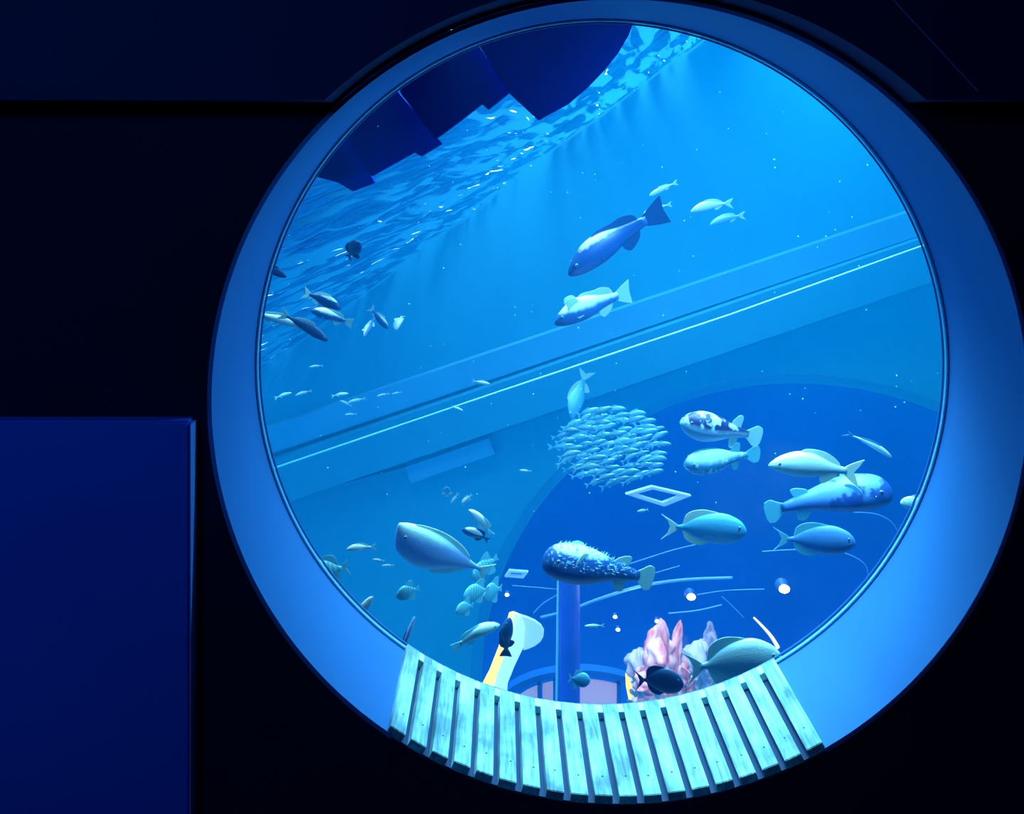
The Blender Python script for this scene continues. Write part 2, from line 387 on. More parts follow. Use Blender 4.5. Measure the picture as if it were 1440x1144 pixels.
# plane of the water surface
A, B, Cc = at(330, 545, 9), at(1010, 40, 9), at(560, 100, 2.6)
u = (B - A).normalized(); w = Cc - A; w = w - u * w.dot(u); v = w.normalized(); n = u.cross(v)
if n.z < 0: n = -n
h = n.dot(A)
dome_c, dome_r = at(1120, 930, 6.6), Vector((2.80, 2.15, 2.36)); dome_tilt = math.radians(12)
dome_M = Matrix.Translation(dome_c) @ Matrix.Rotation(-dome_tilt, 4, 'Y') 
def ellipsoid_bm(scale, seg=64, rings=40):
    bm = bmesh.new(); bmesh.ops.create_uvsphere(bm, u_segments=seg, v_segments=rings, radius=1)
    for q in bm.verts: q.co = Vector((q.co.x * dome_r.x * scale, q.co.y * dome_r.y * scale, q.co.z * dome_r.z * scale))
    return bm
# water body: the tank below the surface, hollow where the dome stands
bm = box_bm(TX0 + .002, TX1 - .002, TY0 + .002, TY1 - .002, TZ0 + .002, TZ1 - .002)
r = bmesh.ops.bisect_plane(bm, geom=list(bm.verts) + list(bm.edges) + list(bm.faces), plane_co=n * h, plane_no=n, clear_outer=True)
bmesh.ops.contextual_create(bm, geom=[e for e in r['geom_cut'] if isinstance(e, bmesh.types.BMEdge)])
bmesh.ops.recalc_face_normals(bm, faces=bm.faces)
b2 = ellipsoid_bm(1.01); bmesh.ops.recalc_face_normals(b2, faces=b2.faces); bmesh.ops.reverse_faces(b2, faces=b2.faces); b2.transform(dome_M)
bad = min(q.co.y for q in b2.verts), max(q.co.y for q in b2.verts), min(q.co.z for q in b2.verts), max(q.co.x for q in b2.verts)
print('cavity', bad)
tmp = bpy.data.meshes.new('tmp'); b2.to_mesh(tmp); b2.free(); bm.from_mesh(tmp)
wt = struct(link('water', bm_mesh('water', bm), M['water']))

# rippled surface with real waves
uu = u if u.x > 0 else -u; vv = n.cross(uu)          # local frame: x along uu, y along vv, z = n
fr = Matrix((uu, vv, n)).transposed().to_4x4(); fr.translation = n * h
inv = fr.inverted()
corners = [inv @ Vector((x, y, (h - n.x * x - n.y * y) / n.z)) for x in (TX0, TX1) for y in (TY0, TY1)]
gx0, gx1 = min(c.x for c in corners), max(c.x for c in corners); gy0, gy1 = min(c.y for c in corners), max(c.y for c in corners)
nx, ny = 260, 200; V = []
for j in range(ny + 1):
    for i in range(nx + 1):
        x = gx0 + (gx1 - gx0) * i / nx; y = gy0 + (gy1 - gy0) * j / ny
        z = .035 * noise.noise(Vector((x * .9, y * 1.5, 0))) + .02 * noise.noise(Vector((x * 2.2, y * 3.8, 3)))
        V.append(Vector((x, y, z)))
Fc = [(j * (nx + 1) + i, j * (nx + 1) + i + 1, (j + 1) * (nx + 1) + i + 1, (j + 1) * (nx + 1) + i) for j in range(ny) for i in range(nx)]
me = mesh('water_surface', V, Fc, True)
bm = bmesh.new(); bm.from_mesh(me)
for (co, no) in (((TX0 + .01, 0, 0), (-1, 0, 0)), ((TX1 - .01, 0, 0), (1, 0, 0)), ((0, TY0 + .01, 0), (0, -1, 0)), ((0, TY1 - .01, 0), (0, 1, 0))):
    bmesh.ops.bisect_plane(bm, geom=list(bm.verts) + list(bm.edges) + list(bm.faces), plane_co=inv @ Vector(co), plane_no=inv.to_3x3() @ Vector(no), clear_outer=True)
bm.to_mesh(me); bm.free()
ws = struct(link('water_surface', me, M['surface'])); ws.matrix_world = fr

# ledges on the back wall, slanting with the tank
def slant(name, p0, p1, wpx, Y, depth, m):
    a, b = at(*p0, Y), at(*p1, Y); d = (b - a).normalized(); q = Vector((-d.z, 0, d.x)) * (wpx * Y / F / 2)
    return struct(prism(name, [((a + q).x, (a + q).z), ((b + q).x, (b + q).z), ((b - q).x, (b - q).z), ((a - q).x, (a - q).z)], Y, Y + depth, m))
slant('trim_3', (340, 632), (1350, 293), 36, 8.86, .13, M['tank_light'])
slant('trim_4', (340, 695), (1350, 350), 62, 8.75, .24, M['tank_dark'])
slant('trim_5', (574, 668), (692, 627), 24, 8.86, .13, M['tank_light'])
slant('trim_6', (340, 722), (576, 660), 10, 8.9, .09, M['tank_dark'])
rl = tag(link('handrail', bm_mesh('handrail', tube_bm([at(372, 662.5, 5.4), at(700, 551, 5.4), at(1030, 441, 5.4), at(1318, 338, 5.4)], .0062, 10), True), M['rail']),
         'thin pale rail running diagonally across the whole tank', 'rail')

# dark overhead panels dipping into the water at the top left
def panel(pts, Ya, label, th=.035):
    P = [at(x, y, Ya) for x, y in pts]
    o = prism('overhead_panel', [(p.x, p.z) for p in P], Ya, Ya + th, M['overhead'], None, .002)
    return tag(o, label, 'panel', 'dark panels hanging at the top of the tank')
panel([(400, 215), (440, 247), (476, 257), (496, 269), (527, 257), (498, 205), (470, 120), (380, 120)], 2.74, 'dark navy hanging panel at the lower left end of the stepped row')
panel([(470, 130), (494, 205), (522, 248), (540, 238), (583, 214), (592, 220), (622, 202), (560, 130), (540, 60), (440, 60)], 2.66, 'dark navy hanging panel with a small notch, second from the low end of the row')
panel([(545, 60), (564, 132), (612, 195), (622, 189), (650, 168), (678, 146), (687, 154), (717, 130), (670, 60), (660, -40), (520, -40)], 2.58, 'dark navy hanging panel with a notched edge in the middle of the stepped row')
panel([(650, -40), (672, 60), (715, 129), (758, 169), (800, 146), (828, 122), (850, 99), (870, 74), (884, 50), (897, 15), (905, -40)], 2.50, 'largest dark navy hanging panel with a pointed corner and curved right edge')

# ------------------------------------------------------------------ the domed viewing room inside the tank
dome = bpy.data.objects.new('dome_room', None); C.objects.link(dome); dome.matrix_world = dome_M
tag(dome, 'large blue acrylic dome room rising from the lower right of the tank', 'dome')
M['dome_shell'] = mat('deep_blue_dome_lining', (.008, .10, .50), .35, color2=(.012, .14, .58), noise_scale=.8, spec=.3)
for nm, keep, mm in (('acrylic_front', -1, M['dome_glass']), ('back_shell', 1, M['dome_shell'])):
    bm = ellipsoid_bm(1.0)
    cv = dome_M.inverted() @ Vector((0, 0, 0)); cv = Vector((cv.x / dome_r.x, cv.y / dome_r.y, cv.z / dome_r.z)).normalized()
    pnrm = Vector((cv.x / dome_r.x, cv.y / dome_r.y, cv.z / dome_r.z)).normalized()
    bmesh.ops.bisect_plane(bm, geom=list(bm.verts) + list(bm.edges) + list(bm.faces), plane_co=(0, 0, 0), plane_no=pnrm * keep, clear_outer=True)
    link(nm, bm_mesh(nm, bm, True), mm, dome)
def din(x, y, Y): return at(x, y, Y)

M['lamp'] = mat('glowing_lamp', (1, 1, 1), .5, emit=(1, .95, .9), estr=14)
M['lamp_body'] = mat('lamp_housing', (.01, .06, .35), .5)
M['frame_light'] = mat('glowing_ceiling_frame', (.3, .5, .9), .5, emit=(.16, .36, .90), estr=.45)
M['streak_blue'] = mat('pale_blue_streak', (.10, .28, .62), .45)
M['column'] = mat('indigo_column', (.02, .05, .50), .4, color2=(.05, .07, .60), noise_scale=3)
M['column_edge'] = mat('pale_column_edge', (.35, .75, .9), .4)
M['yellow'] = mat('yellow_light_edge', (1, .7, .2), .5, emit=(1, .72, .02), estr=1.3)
M['white_glow'] = mat('pale_glow', (.6, .9, 1), .5, emit=(.55, .92, 1), estr=.85)
M['grey_glow'] = mat('dim_glow', (.5, .7, .8), .5, emit=(.32, .62, .80), estr=.75)
M['pink_pane'] = mat('pinkish_lit_pane', (.45, .35, .5), .4, emit=(.40, .30, .46), estr=.75)
M['arch_frame'] = mat('blue_arch_frame', (.01, .10, .42), .4)
M['coral_pink'] = mat('pink_coral', (.85, .18, .26), .6, color2=(.90, .74, .80), noise_scale=9, bump=1, stretch=(2, 2, .6))
M['coral_pale'] = mat('pale_rose_coral', (.70, .45, .62), .6, color2=(.80, .60, .75), noise_scale=6, bump=.5)
M['coral_grey'] = mat('grey_rose_coral', (.50, .38, .50), .6, color2=(.62, .50, .60), noise_scale=6, bump=.5)

# square ceiling frames
def frame_thing(outer, inner, Y, label):
    t = thing('ceiling_frame', label, 'ceiling light', at(*outer[0], Y), 'square light frames on the dome ceiling')
    V = []
    for d in (0, .03):
        for P in (outer, inner): V += [at(x, y, Y) + Vector((0, d, 0)) - t.location for x, y in P]
    Fc = []
    for k in range(4):
        j = (k + 1) % 4
        Fc += [(k, j, 4 + j, 4 + k), (8 + k, 12 + k, 12 + j, 8 + j), (k, 8 + k, 8 + j, j), (4 + k, 4 + j, 12 + j, 12 + k)]
    link('light_strip', mesh('light_strip', V, Fc), M['frame_light'], t)
frame_thing([(880, 695), (917, 684), (972, 697), (934, 712)], [(892, 695), (918, 688), (958, 697), (932, 707)], 5.0, 'larger diamond shaped light frame below the fish school')
frame_thing([(710, 811), (716, 802), (743, 804), (736, 813)], [(715, 809), (719, 805), (737, 806), (733, 810)], 6.3, 'small light frame left of the porcupinefish')

# ceiling spot lamps, with reflected spots in the glass built as lamps too
def spot_lamp(x, y, Y, r, label, size=1.0, grp='spot lamps on the dome ceiling'):
    c = at(x, y, Y); t = thing('spot_lamp', label, 'lamp', c, grp)
    bm = bmesh.new(); bmesh.ops.create_uvsphere(bm, u_segments=16, v_segments=8, radius=r)
    for q in bm.verts: q.co.y *= .5; q.co.z *= .7
    link('bulb', bm_mesh('bulb', bm, True), M['lamp'], t)
    bm = bmesh.new(); bmesh.ops.create_cone(bm, cap_ends=True, segments=20, radius1=r * 1.25, radius2=r * .8, depth=r * 1.2, matrix=Matrix.Translation((0, r * .9, 0)) @ Matrix.Rotation(PI / 2, 4, 'X'))
    link('housing', bm_mesh('housing', bm), M['lamp_body'], t)
spot_lamp(972, 839, 5.6, .032, 'round white spot lamp above the pink coral')
spot_lamp(1103, 828, 5.6, .040, 'brightest white spot lamp at the right of the dome')
for x, y, l in ((713, 836, 'small warm spot lamp above the pale curved doorway'), (865, 867, 'tiny orange white lamp left of the corals, upper of two'),
                (869, 885, 'tiny warm lamp left of the corals, lower of two'), (924, 873, 'tiny lamp just above the grey rose coral')):
    spot_lamp(x, y, 6.0, .016, l)
# slim lit tube at the right
tb = thing('light_tube', 'slim glowing curved tube between the bright lamp and the bench', 'lamp', at(1080, 890, 5.2))
pts = catmull([at(1060, 868, 5.2), at(1072, 880, 5.2), at(1085, 895, 5.2), at(1094, 910, 5.2)], 6)
M['tube_glow'] = mat('warm_tube_glow', (1, .9, .8), .4, emit=(1, .75, .62), estr=1.2)
link('tube', bm_mesh('tube', tube_bm([p - tb.location for p in pts], [.006 + .008 * i / len(pts) for i in range(len(pts))], 8), True), M['tube_glow'], tb)
# rails in the dome, thin tubes built for reflected streaks in the glass
reflections = [([(760, 868), (800, 858), (842, 842), (900, 824), (960, 815), (1030, 812)], .035, 'broad pale reflection streak sweeping over the ceiling left of the lamps'),
         ([(868, 798), (905, 786), (950, 772), (985, 764)], .012, 'thin reflection streak passing behind the porcupinefish tail'),
         ([(918, 806), (936, 801), (956, 795)], .011, 'short reflection streak right of the porcupinefish tail fin'),
         ([(980, 836), (1020, 830), (1075, 828)], .012, 'thin reflection streak running right from the round white lamp'),
         ([(1015, 838), (1030, 852), (1046, 868)], .010, 'short slanted reflection streak between the two bright lamps'),
         ([(1072, 775), (1105, 773), (1150, 772), (1190, 778), (1215, 792), (1221, 808)], .013, 'curved reflection streak under the grey surgeonfish'),
         ([(1200, 720), (1230, 722), (1252, 732), (1262, 746)], .011, 'curved reflection streak near the right rim of the window'),
         ([(720, 823), (760, 826), (800, 830)], .009, 'thin reflection streak left of the indigo column'),
         ([(750, 862), (764, 848), (784, 836)], .014, 'short slanted reflection streak left of the indigo column'),
         ([(940, 862), (980, 858), (1015, 850)], .016, 'pale reflection streak just above the corals')]
for pts, rd, lab in reflections:
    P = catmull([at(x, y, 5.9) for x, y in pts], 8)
    o = link('reflection_streak', bm_mesh('reflection_streak', tube_bm(P, rd * .33, 8), True), M['streak_blue'])
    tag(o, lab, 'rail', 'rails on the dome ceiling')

# column
c = at(800, 900, 5.7); t = thing('column', 'indigo column with a pale left edge standing in the dome', 'column', Vector((c.x, c.y, at(0, 1010, 5.7).z)))
z1 = at(0, 806, 5.7).z - t.location.z
bm = tube_bm([(0, 0, 0), (0, 0, z1)], .082, 28); link('shaft', bm_mesh('shaft', bm, False), M['column'], t)
bm = tube_bm([(-.092, -.02, 0), (-.078, -.02, z1)], .011, 8); link('edge_strip', bm_mesh('edge_strip', bm), M['column_edge'], t)
for z in (.02,): 
    bm = tube_bm([(0, 0, z - .02), (0, 0, z + .02)], .10, 28); link('collar', bm_mesh('collar', bm), M['column'], t)

# glowing curved doorway with a yellow edge, built for the prism rim of the dome
t = thing('prism_flare', 'glowing white curved doorway with a yellow left edge standing in for the prism rim, behind the dark upright fish', 'flare', at(710, 960, 5.9))
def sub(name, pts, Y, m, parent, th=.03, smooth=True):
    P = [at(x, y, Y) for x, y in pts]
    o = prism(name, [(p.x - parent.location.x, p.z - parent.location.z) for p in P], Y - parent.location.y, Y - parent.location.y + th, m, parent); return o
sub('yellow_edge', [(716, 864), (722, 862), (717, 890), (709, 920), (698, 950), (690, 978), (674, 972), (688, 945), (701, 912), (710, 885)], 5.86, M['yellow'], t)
sub('bright_panel', [(722, 862), (732, 866), (738, 885), (736, 910), (724, 935), (714, 960), (712, 990), (690, 978), (698, 950), (709, 920), (717, 890)], 5.88, M['white_glow'], t)
sub('dim_panel', [(732, 866), (742, 869), (753, 874), (761, 880), (765, 887), (764, 895), (760, 902), (752, 908), (743, 912), (736, 914), (737, 900), (737, 885)], 5.90, M['grey_glow'], t)
# arched window with pink panes
t = thing('arched_window', 'low arched window with pinkish panes behind the indigo column', 'window', at(810, 990, 6.2))
arch = []
for k in range(25):
    a = PI * k / 24; arch.append((815 - 118 * math.cos(a), 1000 - 58 * math.sin(a)))
inner = []
for k in range(25):
    a = PI - PI * k / 24; inner.append((815 - 108 * math.cos(a), 1000 - 50 * math.sin(a)))
sub('arch_frame', arch + inner, 6.10, M['arch_frame'], t, .08)
for x0, x1 in ((729, 756), (763, 778), (812, 868)):
    def yt(x): return 1000 - 44 * math.sqrt(max(0.0, 1 - ((x - 815) / 96) ** 2))
    xs = [x0 + (x1 - x0) * k / 8 for k in range(9)]
    sub('pane', [(x, yt(x)) for x in xs] + [(x1, 1000), (x0, 1000)], 6.15, M['pink_pane'], t, .02)
    sub('mullion', [(x1, yt(x1) - 2), (x1 + 5, yt(x1 + 5) - 2), (x1 + 5, 1002), (x1, 1002)], 6.12, M['arch_frame'], t, .05)
# small yellow wall lamp
t = thing('wall_lamp', 'narrow upright lamp glowing yellow and white left of the dark surgeonfish', 'lamp', at(886, 968, 5.8))
sub('yellow_side', [(880, 950), (884, 949), (888, 960), (890, 972), (888, 984), (884, 983), (881, 968)], 5.8, M['yellow'], t)
sub('white_side', [(884, 949), (889, 955), (893, 968), (892, 980), (888, 984), (890, 972), (888, 960)], 5.8, M['white_glow'], t)

# corals: tall ruffled lobes growing from a base
def coral(label, lobes, Y, m, seed):
    rnd = random.Random(seed)
    base = at(lobes[0][0], 1010, Y)
    t = thing('coral', label, 'coral', base, 'decorative corals in the dome')
    for k, (x, ytop, wpx) in enumerate(lobes):
        P0, P1 = at(x, 1010, Y) - base, at(x + rnd.uniform(-6, 6), ytop, Y) - base
        bm = bmesh.new(); n_, rg = 40, 44; rings = []
        for j in range(rg + 1):
            s = j / rg; c = P0.lerp(P1, s) + Vector((.03 * math.sin(s * 6 + k), .03 * math.cos(s * 5 + k), 0))
            R = wpx * Y / F * .5 * (1.0 + .25 * math.sin(s * 9 + k) - .1 * s) * (math.sqrt(max(0, 1 - ((s - .75) / .25) ** 2)) if s > .75 else 1)
            ring = []
            for q in range(n_):
                a = 2 * PI * q / n_; rr = R * (1 + .28 * math.sin(5 * a + 3 * s + k) + .35 * noise.noise(Vector((math.cos(a) * 1.6, math.sin(a) * 1.6, s * 7 + k * 3))) + .30 * noise.noise(Vector((math.cos(a) * 4, math.sin(a) * 4, s * 17 + k * 3))) + .16 * math.sin(s * 31 + 2 * math.sin(a * 3)))
                ring.append(bm.verts.new(c + Vector((math.cos(a) * rr, math.sin(a) * rr * .7, .02 * noise.noise(Vector((a, s * 5, k)))))))
            rings.append(ring)
        for Aa, Bb in zip(rings, rings[1:]):
            for q in range(n_): bm.faces.new((Aa[q], Aa[(q + 1) % n_], Bb[(q + 1) % n_], Bb[q]))
        bm.faces.new(rings[0][::-1]); bmesh.ops.remove_doubles(bm, verts=bm.verts, dist=1e-5); bmesh.ops.recalc_face_normals(bm, faces=bm.faces)
        link('lobe', bm_mesh('lobe', bm, True), m, t)
coral('tall ruffled pink and white coral behind the dark surgeonfish', [(935, 893, 34), (922, 880, 20), (948, 905, 30), (914, 915, 26), (958, 930, 28), (940, 866, 14), (930, 940, 46), (952, 876, 12)], 5.4, M['coral_pink'], 3)
coral('pale rose coral with a tall bent lobe behind the tail of the pale surgeonfish', [(985, 900, 34), (977, 925, 32), (1000, 935, 30), (990, 872, 20), (998, 886, 22)], 6.0, M['coral_pale'], 5)
coral('greyish rose coral at the left end of the coral group', [(903, 912, 28), (897, 925, 24), (912, 930, 26)], 5.85, M['coral_grey'], 8)
# warm lamp for the corals and blue lamps for the dome
def lamp(kind, name, loc, power, color, size=.1, target=None, **kw):
    l = bpy.data.lights.new(name, kind); l.energy = power; l.color = color
    if kind == 'AREA': l.size = size
    elif kind != 'SUN': l.shadow_soft_size = size
    for k, val in kw.items(): setattr(l, k, val)
    o = bpy.data.objects.new(name, l); C.objects.link(o); o.location = loc
    if target is not None: o.rotation_euler = (Vector(target) - Vector(loc)).to_track_quat('-Z', 'Y').to_euler()
    return o
lamp('SPOT', 'coral_lamp', at(905, 900, 4.75), 26, (1, .55, .55), .05, at(950, 950, 5.6), spot_size=math.radians(62), spot_blend=.5)
lamp('POINT', 'dome_lamp_light', at(1103, 800, 5.4), 9, (.30, .55, 1), .1)
lamp('POINT', 'dome_lamp_light', at(900, 850, 5.8), 5, (.4, .6, 1), .1)

# ------------------------------------------------------------------ fish
fm = {}
fm['silver'] = fish_mat('silver_blue_fish', (.62, .82, .85), (.22, .50, .80), -.0, .07)
fm['pale'] = fish_mat('pale_cream_fish', (.80, .98, .95), (.30, .66, .92), .0, .07)
fm['dark_back'] = fish_mat('dark_flank_fish', (.62, .82, .86), (.01, .07, .30), .118, .012)
fm['dark_mid'] = fish_mat('dusky_flank_fish', (.75, .90, .85), (.02, .15, .48), .055, .02)
fm['navy'] = fish_mat('navy_fish', (.03, .10, .26), (.01, .07, .30), .03, .08)
fm['puffer'] = fish_mat('blotched_puffer', (.55, .75, .85), (.22, .52, .85), .02, .05, spots=(.01, .03, .16), spot_scale=9, spot_th=.46, zone=.02)
fm['puffer2'] = fish_mat('mottled_puffer', (.60, .85, .82), (.04, .28, .60), .06, .03, spots=(.55, .85, .85), spot_scale=16, spot_th=.58)
fm['porcupine'] = fish_mat('porcupinefish_skin', (.55, .82, .85), (.01, .08, .34), .118, .015, spots=(.30, .60, .75), spot_scale=34, spot_th=.62, zone=.03)
fm['bigpuffer'] = fish_mat('grey_blue_puffer', (.14, .36, .80), (.02, .12, .50), .06, .04, spots=(.02, .08, .40), spot_scale=7, spot_th=.57)
fm['surgeon'] = fish_mat('blue_surgeonfish', (.16, .66, .90), (.05, .48, .90), .05, .1)
fm['surgeon_grey'] = fish_mat('grey_blue_surgeonfish', (.18, .46, .95), (.09, .36, .90), .05, .1)
fm['surgeon_pale'] = fish_mat('pale_cyan_surgeonfish', (.60, .97, 1.0), (.50, .92, 1.0), .05, .1)
fm['lilac'] = fish_mat('lilac_blue_fish', (.60, .95, 1.0), (.30, .52, 1.0), .11, .03)
fm['bat'] = fish_mat('teal_batfish', (.22, .80, .88), (.14, .66, .86), .0, .15, spots=(.12, .52, .70), spot_th=.62, bars=True)
fm['ghost'] = fish_mat('soft_blue_fish', (.16, .55, .85), (.06, .42, .82), .0, .07)
fm['school'] = fish_mat('schooling_fish_skin', (.30, .72, .85), (.05, .40, .78), .04, .025)
fins = {'pale': fin_mat('pale_fin', (.60, .86, .84), (.42, .70, .78)), 'blue': fin_mat('blue_fin', (.10, .38, .62), (.06, .28, .55)),
        'navy': fin_mat('navy_fin', (.015, .08, .30), (.02, .10, .36)), 'cream': fin_mat('cream_fin', (.90, 1, .92), (.70, .92, .88)), 'cyan': fin_mat('cyan_fin', (.35, .85, .92), (.25, .72, .88))}
M['eye'] = mat('dark_eye', (.004, .008, .03), .15, coat=.6)
M['iris'] = mat('pale_iris', (.20, .42, .55), .3)

# (t, top, bottom, half width) along the body; tail fin length; fins as outlines in fish space (x forward, z up, total length 1)
def E(t): return math.sqrt(max(0, t))
SP = {
 'slim':   dict(pr=[(0, .003, -.012, .004), (.05, .035, -.04, .022), (.15, .062, -.062, .038), (.35, .085, -.085, .05), (.6, .07, -.075, .042), (.85, .03, -.03, .018), (1, .02, -.018, .010)], tl=.17, tail=('fork', .11),
            dorsal=[(.18, .08), (.12, .125), (-.05, .105), (-.22, .06)], anal=[(-.05, -.08), (-.09, -.12), (-.2, -.06)], pect=(.2, -.02, .10, .045)),
 'snapper':dict(pr=[(0, -.01, -.03, .004), (.06, .045, -.06, .035), (.16, .10, -.095, .06), (.34, .15, -.135, .08), (.55, .14, -.13, .07), (.8, .06, -.065, .03), (1, .032, -.035, .014)], tl=.19, tail=('fork', .16),
            dorsal=[(.22, .12), (.14, .185), (-.04, .18), (-.18, .125), (-.26, .06)], anal=[(-.06, -.12), (-.10, -.185), (-.2, -.12), (-.25, -.065)], pect=(.16, -.03, .15, .05)),
 'grouper':dict(pr=[(0, -.03, -.055, .006), (.05, .02, -.085, .04), (.14, .07, -.11, .07), (.3, .13, -.13, .09), (.5, .14, -.125, .085), (.75, .08, -.075, .04), (1, .042, -.042, .018)], tl=.20, tail=('square', .14),
            dorsal=[(.2, .11), (.12, .165), (-.05, .155), (-.14, .16), (-.24, .12), (-.27, .055)], anal=[(-.06, -.12), (-.12, -.18), (-.22, -.12), (-.25, -.06)], pect=(.18, -.05, .14, .07)),
 'puffer': dict(pr=[(0, .0, -.03, .02), (.03, .05, -.07, .05), (.12, .11, -.14, .10), (.3, .155, -.185, .14), (.5, .14, -.165, .125), (.75, .075, -.085, .06), (1, .038, -.04, .02)], tl=.20, tail=('fan', .13),
            dorsal=[(-.10, .10), (-.16, .19), (-.22, .185), (-.22, .07)], anal=[(-.12, -.10), (-.15, -.20), (-.21, -.18), (-.22, -.06)], pect=(.14, -.02, .12, .11)),
 'porcu':  dict(pr=[(0, .02, -.04, .02), (.02, .07, -.08, .06), (.08, .12, -.12, .10), (.25, .15, -.15, .135), (.45, .14, -.145, .125), (.72, .085, -.085, .065), (1, .035, -.038, .022)], tl=.16, tail=('fan', .11),
            dorsal=[(-.12, .10), (-.21, .14), (-.26, .13), (-.24, .06)], anal=[(-.14, -.10), (-.2, -.16), (-.26, -.14), (-.25, -.06)], pect=(.26, .06, .12, .10)),
 'surgeon':dict(pr=[(0, -.02, -.055, .008), (.04, .06, -.10, .03), (.12, .13, -.16, .05), (.3, .20, -.205, .07), (.5, .20, -.20, .065), (.72, .135, -.135, .04), (.9, .04, -.04, .016), (1, .022, -.022, .010)], tl=.20, tail=('lunate', .17),
            dorsal=[(.26, .13), (.18, .205), (0, .245), (-.13, .225), (-.21, .17), (-.235, .10), (-.25, .05)], anal=[(.1, -.18), (-.02, -.23), (-.13, -.215), (-.22, -.15), (-.25, -.05)], pect=(.17, -.05, .12, .045)),
 'unicorn':dict(pr=[(0, .135, .10, .012), (.03, .145, .0, .03), (.1, .16, -.11, .06), (.3, .17, -.19, .082), (.5, .145, -.18, .075), (.75, .07, -.085, .035), (.92, .024, -.024, .014), (1, .018, -.018, .010)], tl=.12, tail=('lunate', .10),
            dorsal=[(.40, .10), (.34, .175), (.1, .19), (-.12, .14), (-.26, .06)], anal=[(.1, -.17), (0, -.205), (-.16, -.14), (-.26, -.05)], pect=(.24, .03, .09, .06)),
 'bat':    dict(pr=[(0, -.03, -.06, .01), (.05, .09, -.14, .04), (.15, .20, -.22, .06), (.35, .30, -.29, .075), (.6, .28, -.28, .06), (.82, .14, -.14, .035), (1, .045, -.045, .014)], tl=.18, tail=('square', .13),
            dorsal=[(.15, .24), (.02, .36), (-.14, .44), (-.26, .42), (-.27, .24), (-.29, .08)], anal=[(.08, -.26), (-.04, -.37), (-.18, -.42), (-.27, -.38), (-.28, -.2), (-.29, -.08)], pect=(.16, -.05, .12, .05)),
 'damsel': dict(pr=[(0, -.01, -.04, .01), (.05, .08, -.10, .04), (.18, .17, -.18, .07), (.4, .22, -.22, .085), (.65, .17, -.17, .06), (.88, .06, -.06, .025), (1, .035, -.035, .014)], tl=.19, tail=('fork', .14),
            dorsal=[(.2, .18), (.08, .26), (-.1, .27), (-.22, .22), (-.27, .07)], anal=[(.0, -.2), (-.1, -.29), (-.2, -.24), (-.26, -.07)], pect=(.16, -.04, .12, .05)),
}
def crom(P, x):
    i = 0
    while i < len(P) - 2 and P[i + 1][0] < x: i += 1
    g = lambda k: P[max(0, min(len(P) - 1, k))]
    b, c = g(i), g(i + 1); s = (x - b[0]) / max(1e-6, c[0] - b[0]); s = max(0, min(1, s)); a, d = g(i - 1), g(i + 2)
    out = []
    for k in (1, 2, 3):
        m0 = (c[k] - a[k]) / max(1e-6, c[0] - a[0]) * (c[0] - b[0]); m1 = (d[k] - b[k]) / max(1e-6, d[0] - b[0]) * (c[0] - b[0])
        if i == 0: m0 = (c[k] - b[k]) * 1.6
        out.append((2 * s ** 3 - 3 * s ** 2 + 1) * b[k] + (s ** 3 - 2 * s ** 2 + s) * m0 + (-2 * s ** 3 + 3 * s ** 2) * c[k] + (s ** 3 - s ** 2) * m1)
    return out
def bender(bend, arch, lift=0):
    def f(p):
        x, y, z = p; d = max(0, .15 - x)
        return Vector((x, y + bend * d * d * 2, z + arch * (.25 - x * x) + lift * d * d * 2))
    return f
def body_mesh(sp, bf, seg=26, ns=16):
    tl = sp['tl']; V = []; Fc = []
    for i in range(seg + 1):
        t = (i / seg) ** 1.45; top, bot, hw = crom(sp['pr'], t); x = .5 - t * (1 - tl * .85)
        mz, hz = (top + bot) / 2, (top - bot) / 2
        for k in range(ns):
            a = 2 * PI * k / ns; cy, cz = math.cos(a), math.sin(a)
            yy = hw * math.copysign(abs(cy) ** .9, cy) * (1 - .12 * abs(cz)); V.append(bf((x, yy, mz + hz * cz)))
    for i in range(seg):
        for k in range(ns): Fc.append((i * ns + k, i * ns + (k + 1) % ns, (i + 1) * ns + (k + 1) % ns, (i + 1) * ns + k))
    Fc.append(tuple(range(ns))); Fc.append(tuple(seg * ns + k for k in range(ns))[::-1])
    me = mesh('fish_body', V, Fc, True)
    bm = bmesh.new(); bm.from_mesh(me); bmesh.ops.recalc_face_normals(bm, faces=bm.faces); bm.to_mesh(me); bm.free()
    return me
def fin_mesh(name, outline, bf, th=.006, y0=0, xf=None):
    P = outline; bm = bmesh.new()
    f = bm.faces.new([bm.verts.new((x, 0, z)) for x, z in P]); bm.normal_update()
    r = bmesh.ops.triangulate(bm, faces=[f])
    bmesh.ops.subdivide_edges(bm, edges=list(bm.edges), cuts=1)
    g = bmesh.ops.extrude_face_region(bm, geom=list(bm.faces))
    ex = set(v for v in g['geom'] if isinstance(v, bmesh.types.BMVert))
    for v in bm.verts: v.co.y = (th / 2 if v in ex else -th / 2)
    bmesh.ops.recalc_face_normals(bm, faces=bm.faces)
    for v in bm.verts:
        p = v.co.copy()
        if xf: p = xf(p)
        v.co = bf((p.x, p.y + y0, p.z))
    me = bpy.data.meshes.new(name); bm.to_mesh(me); bm.free(); return me
def smooth2(P, n=5, closed=False): return [(p.x, p.y) for p in catmull([Vector((a, b, 0)) for a, b in P], n, closed)]
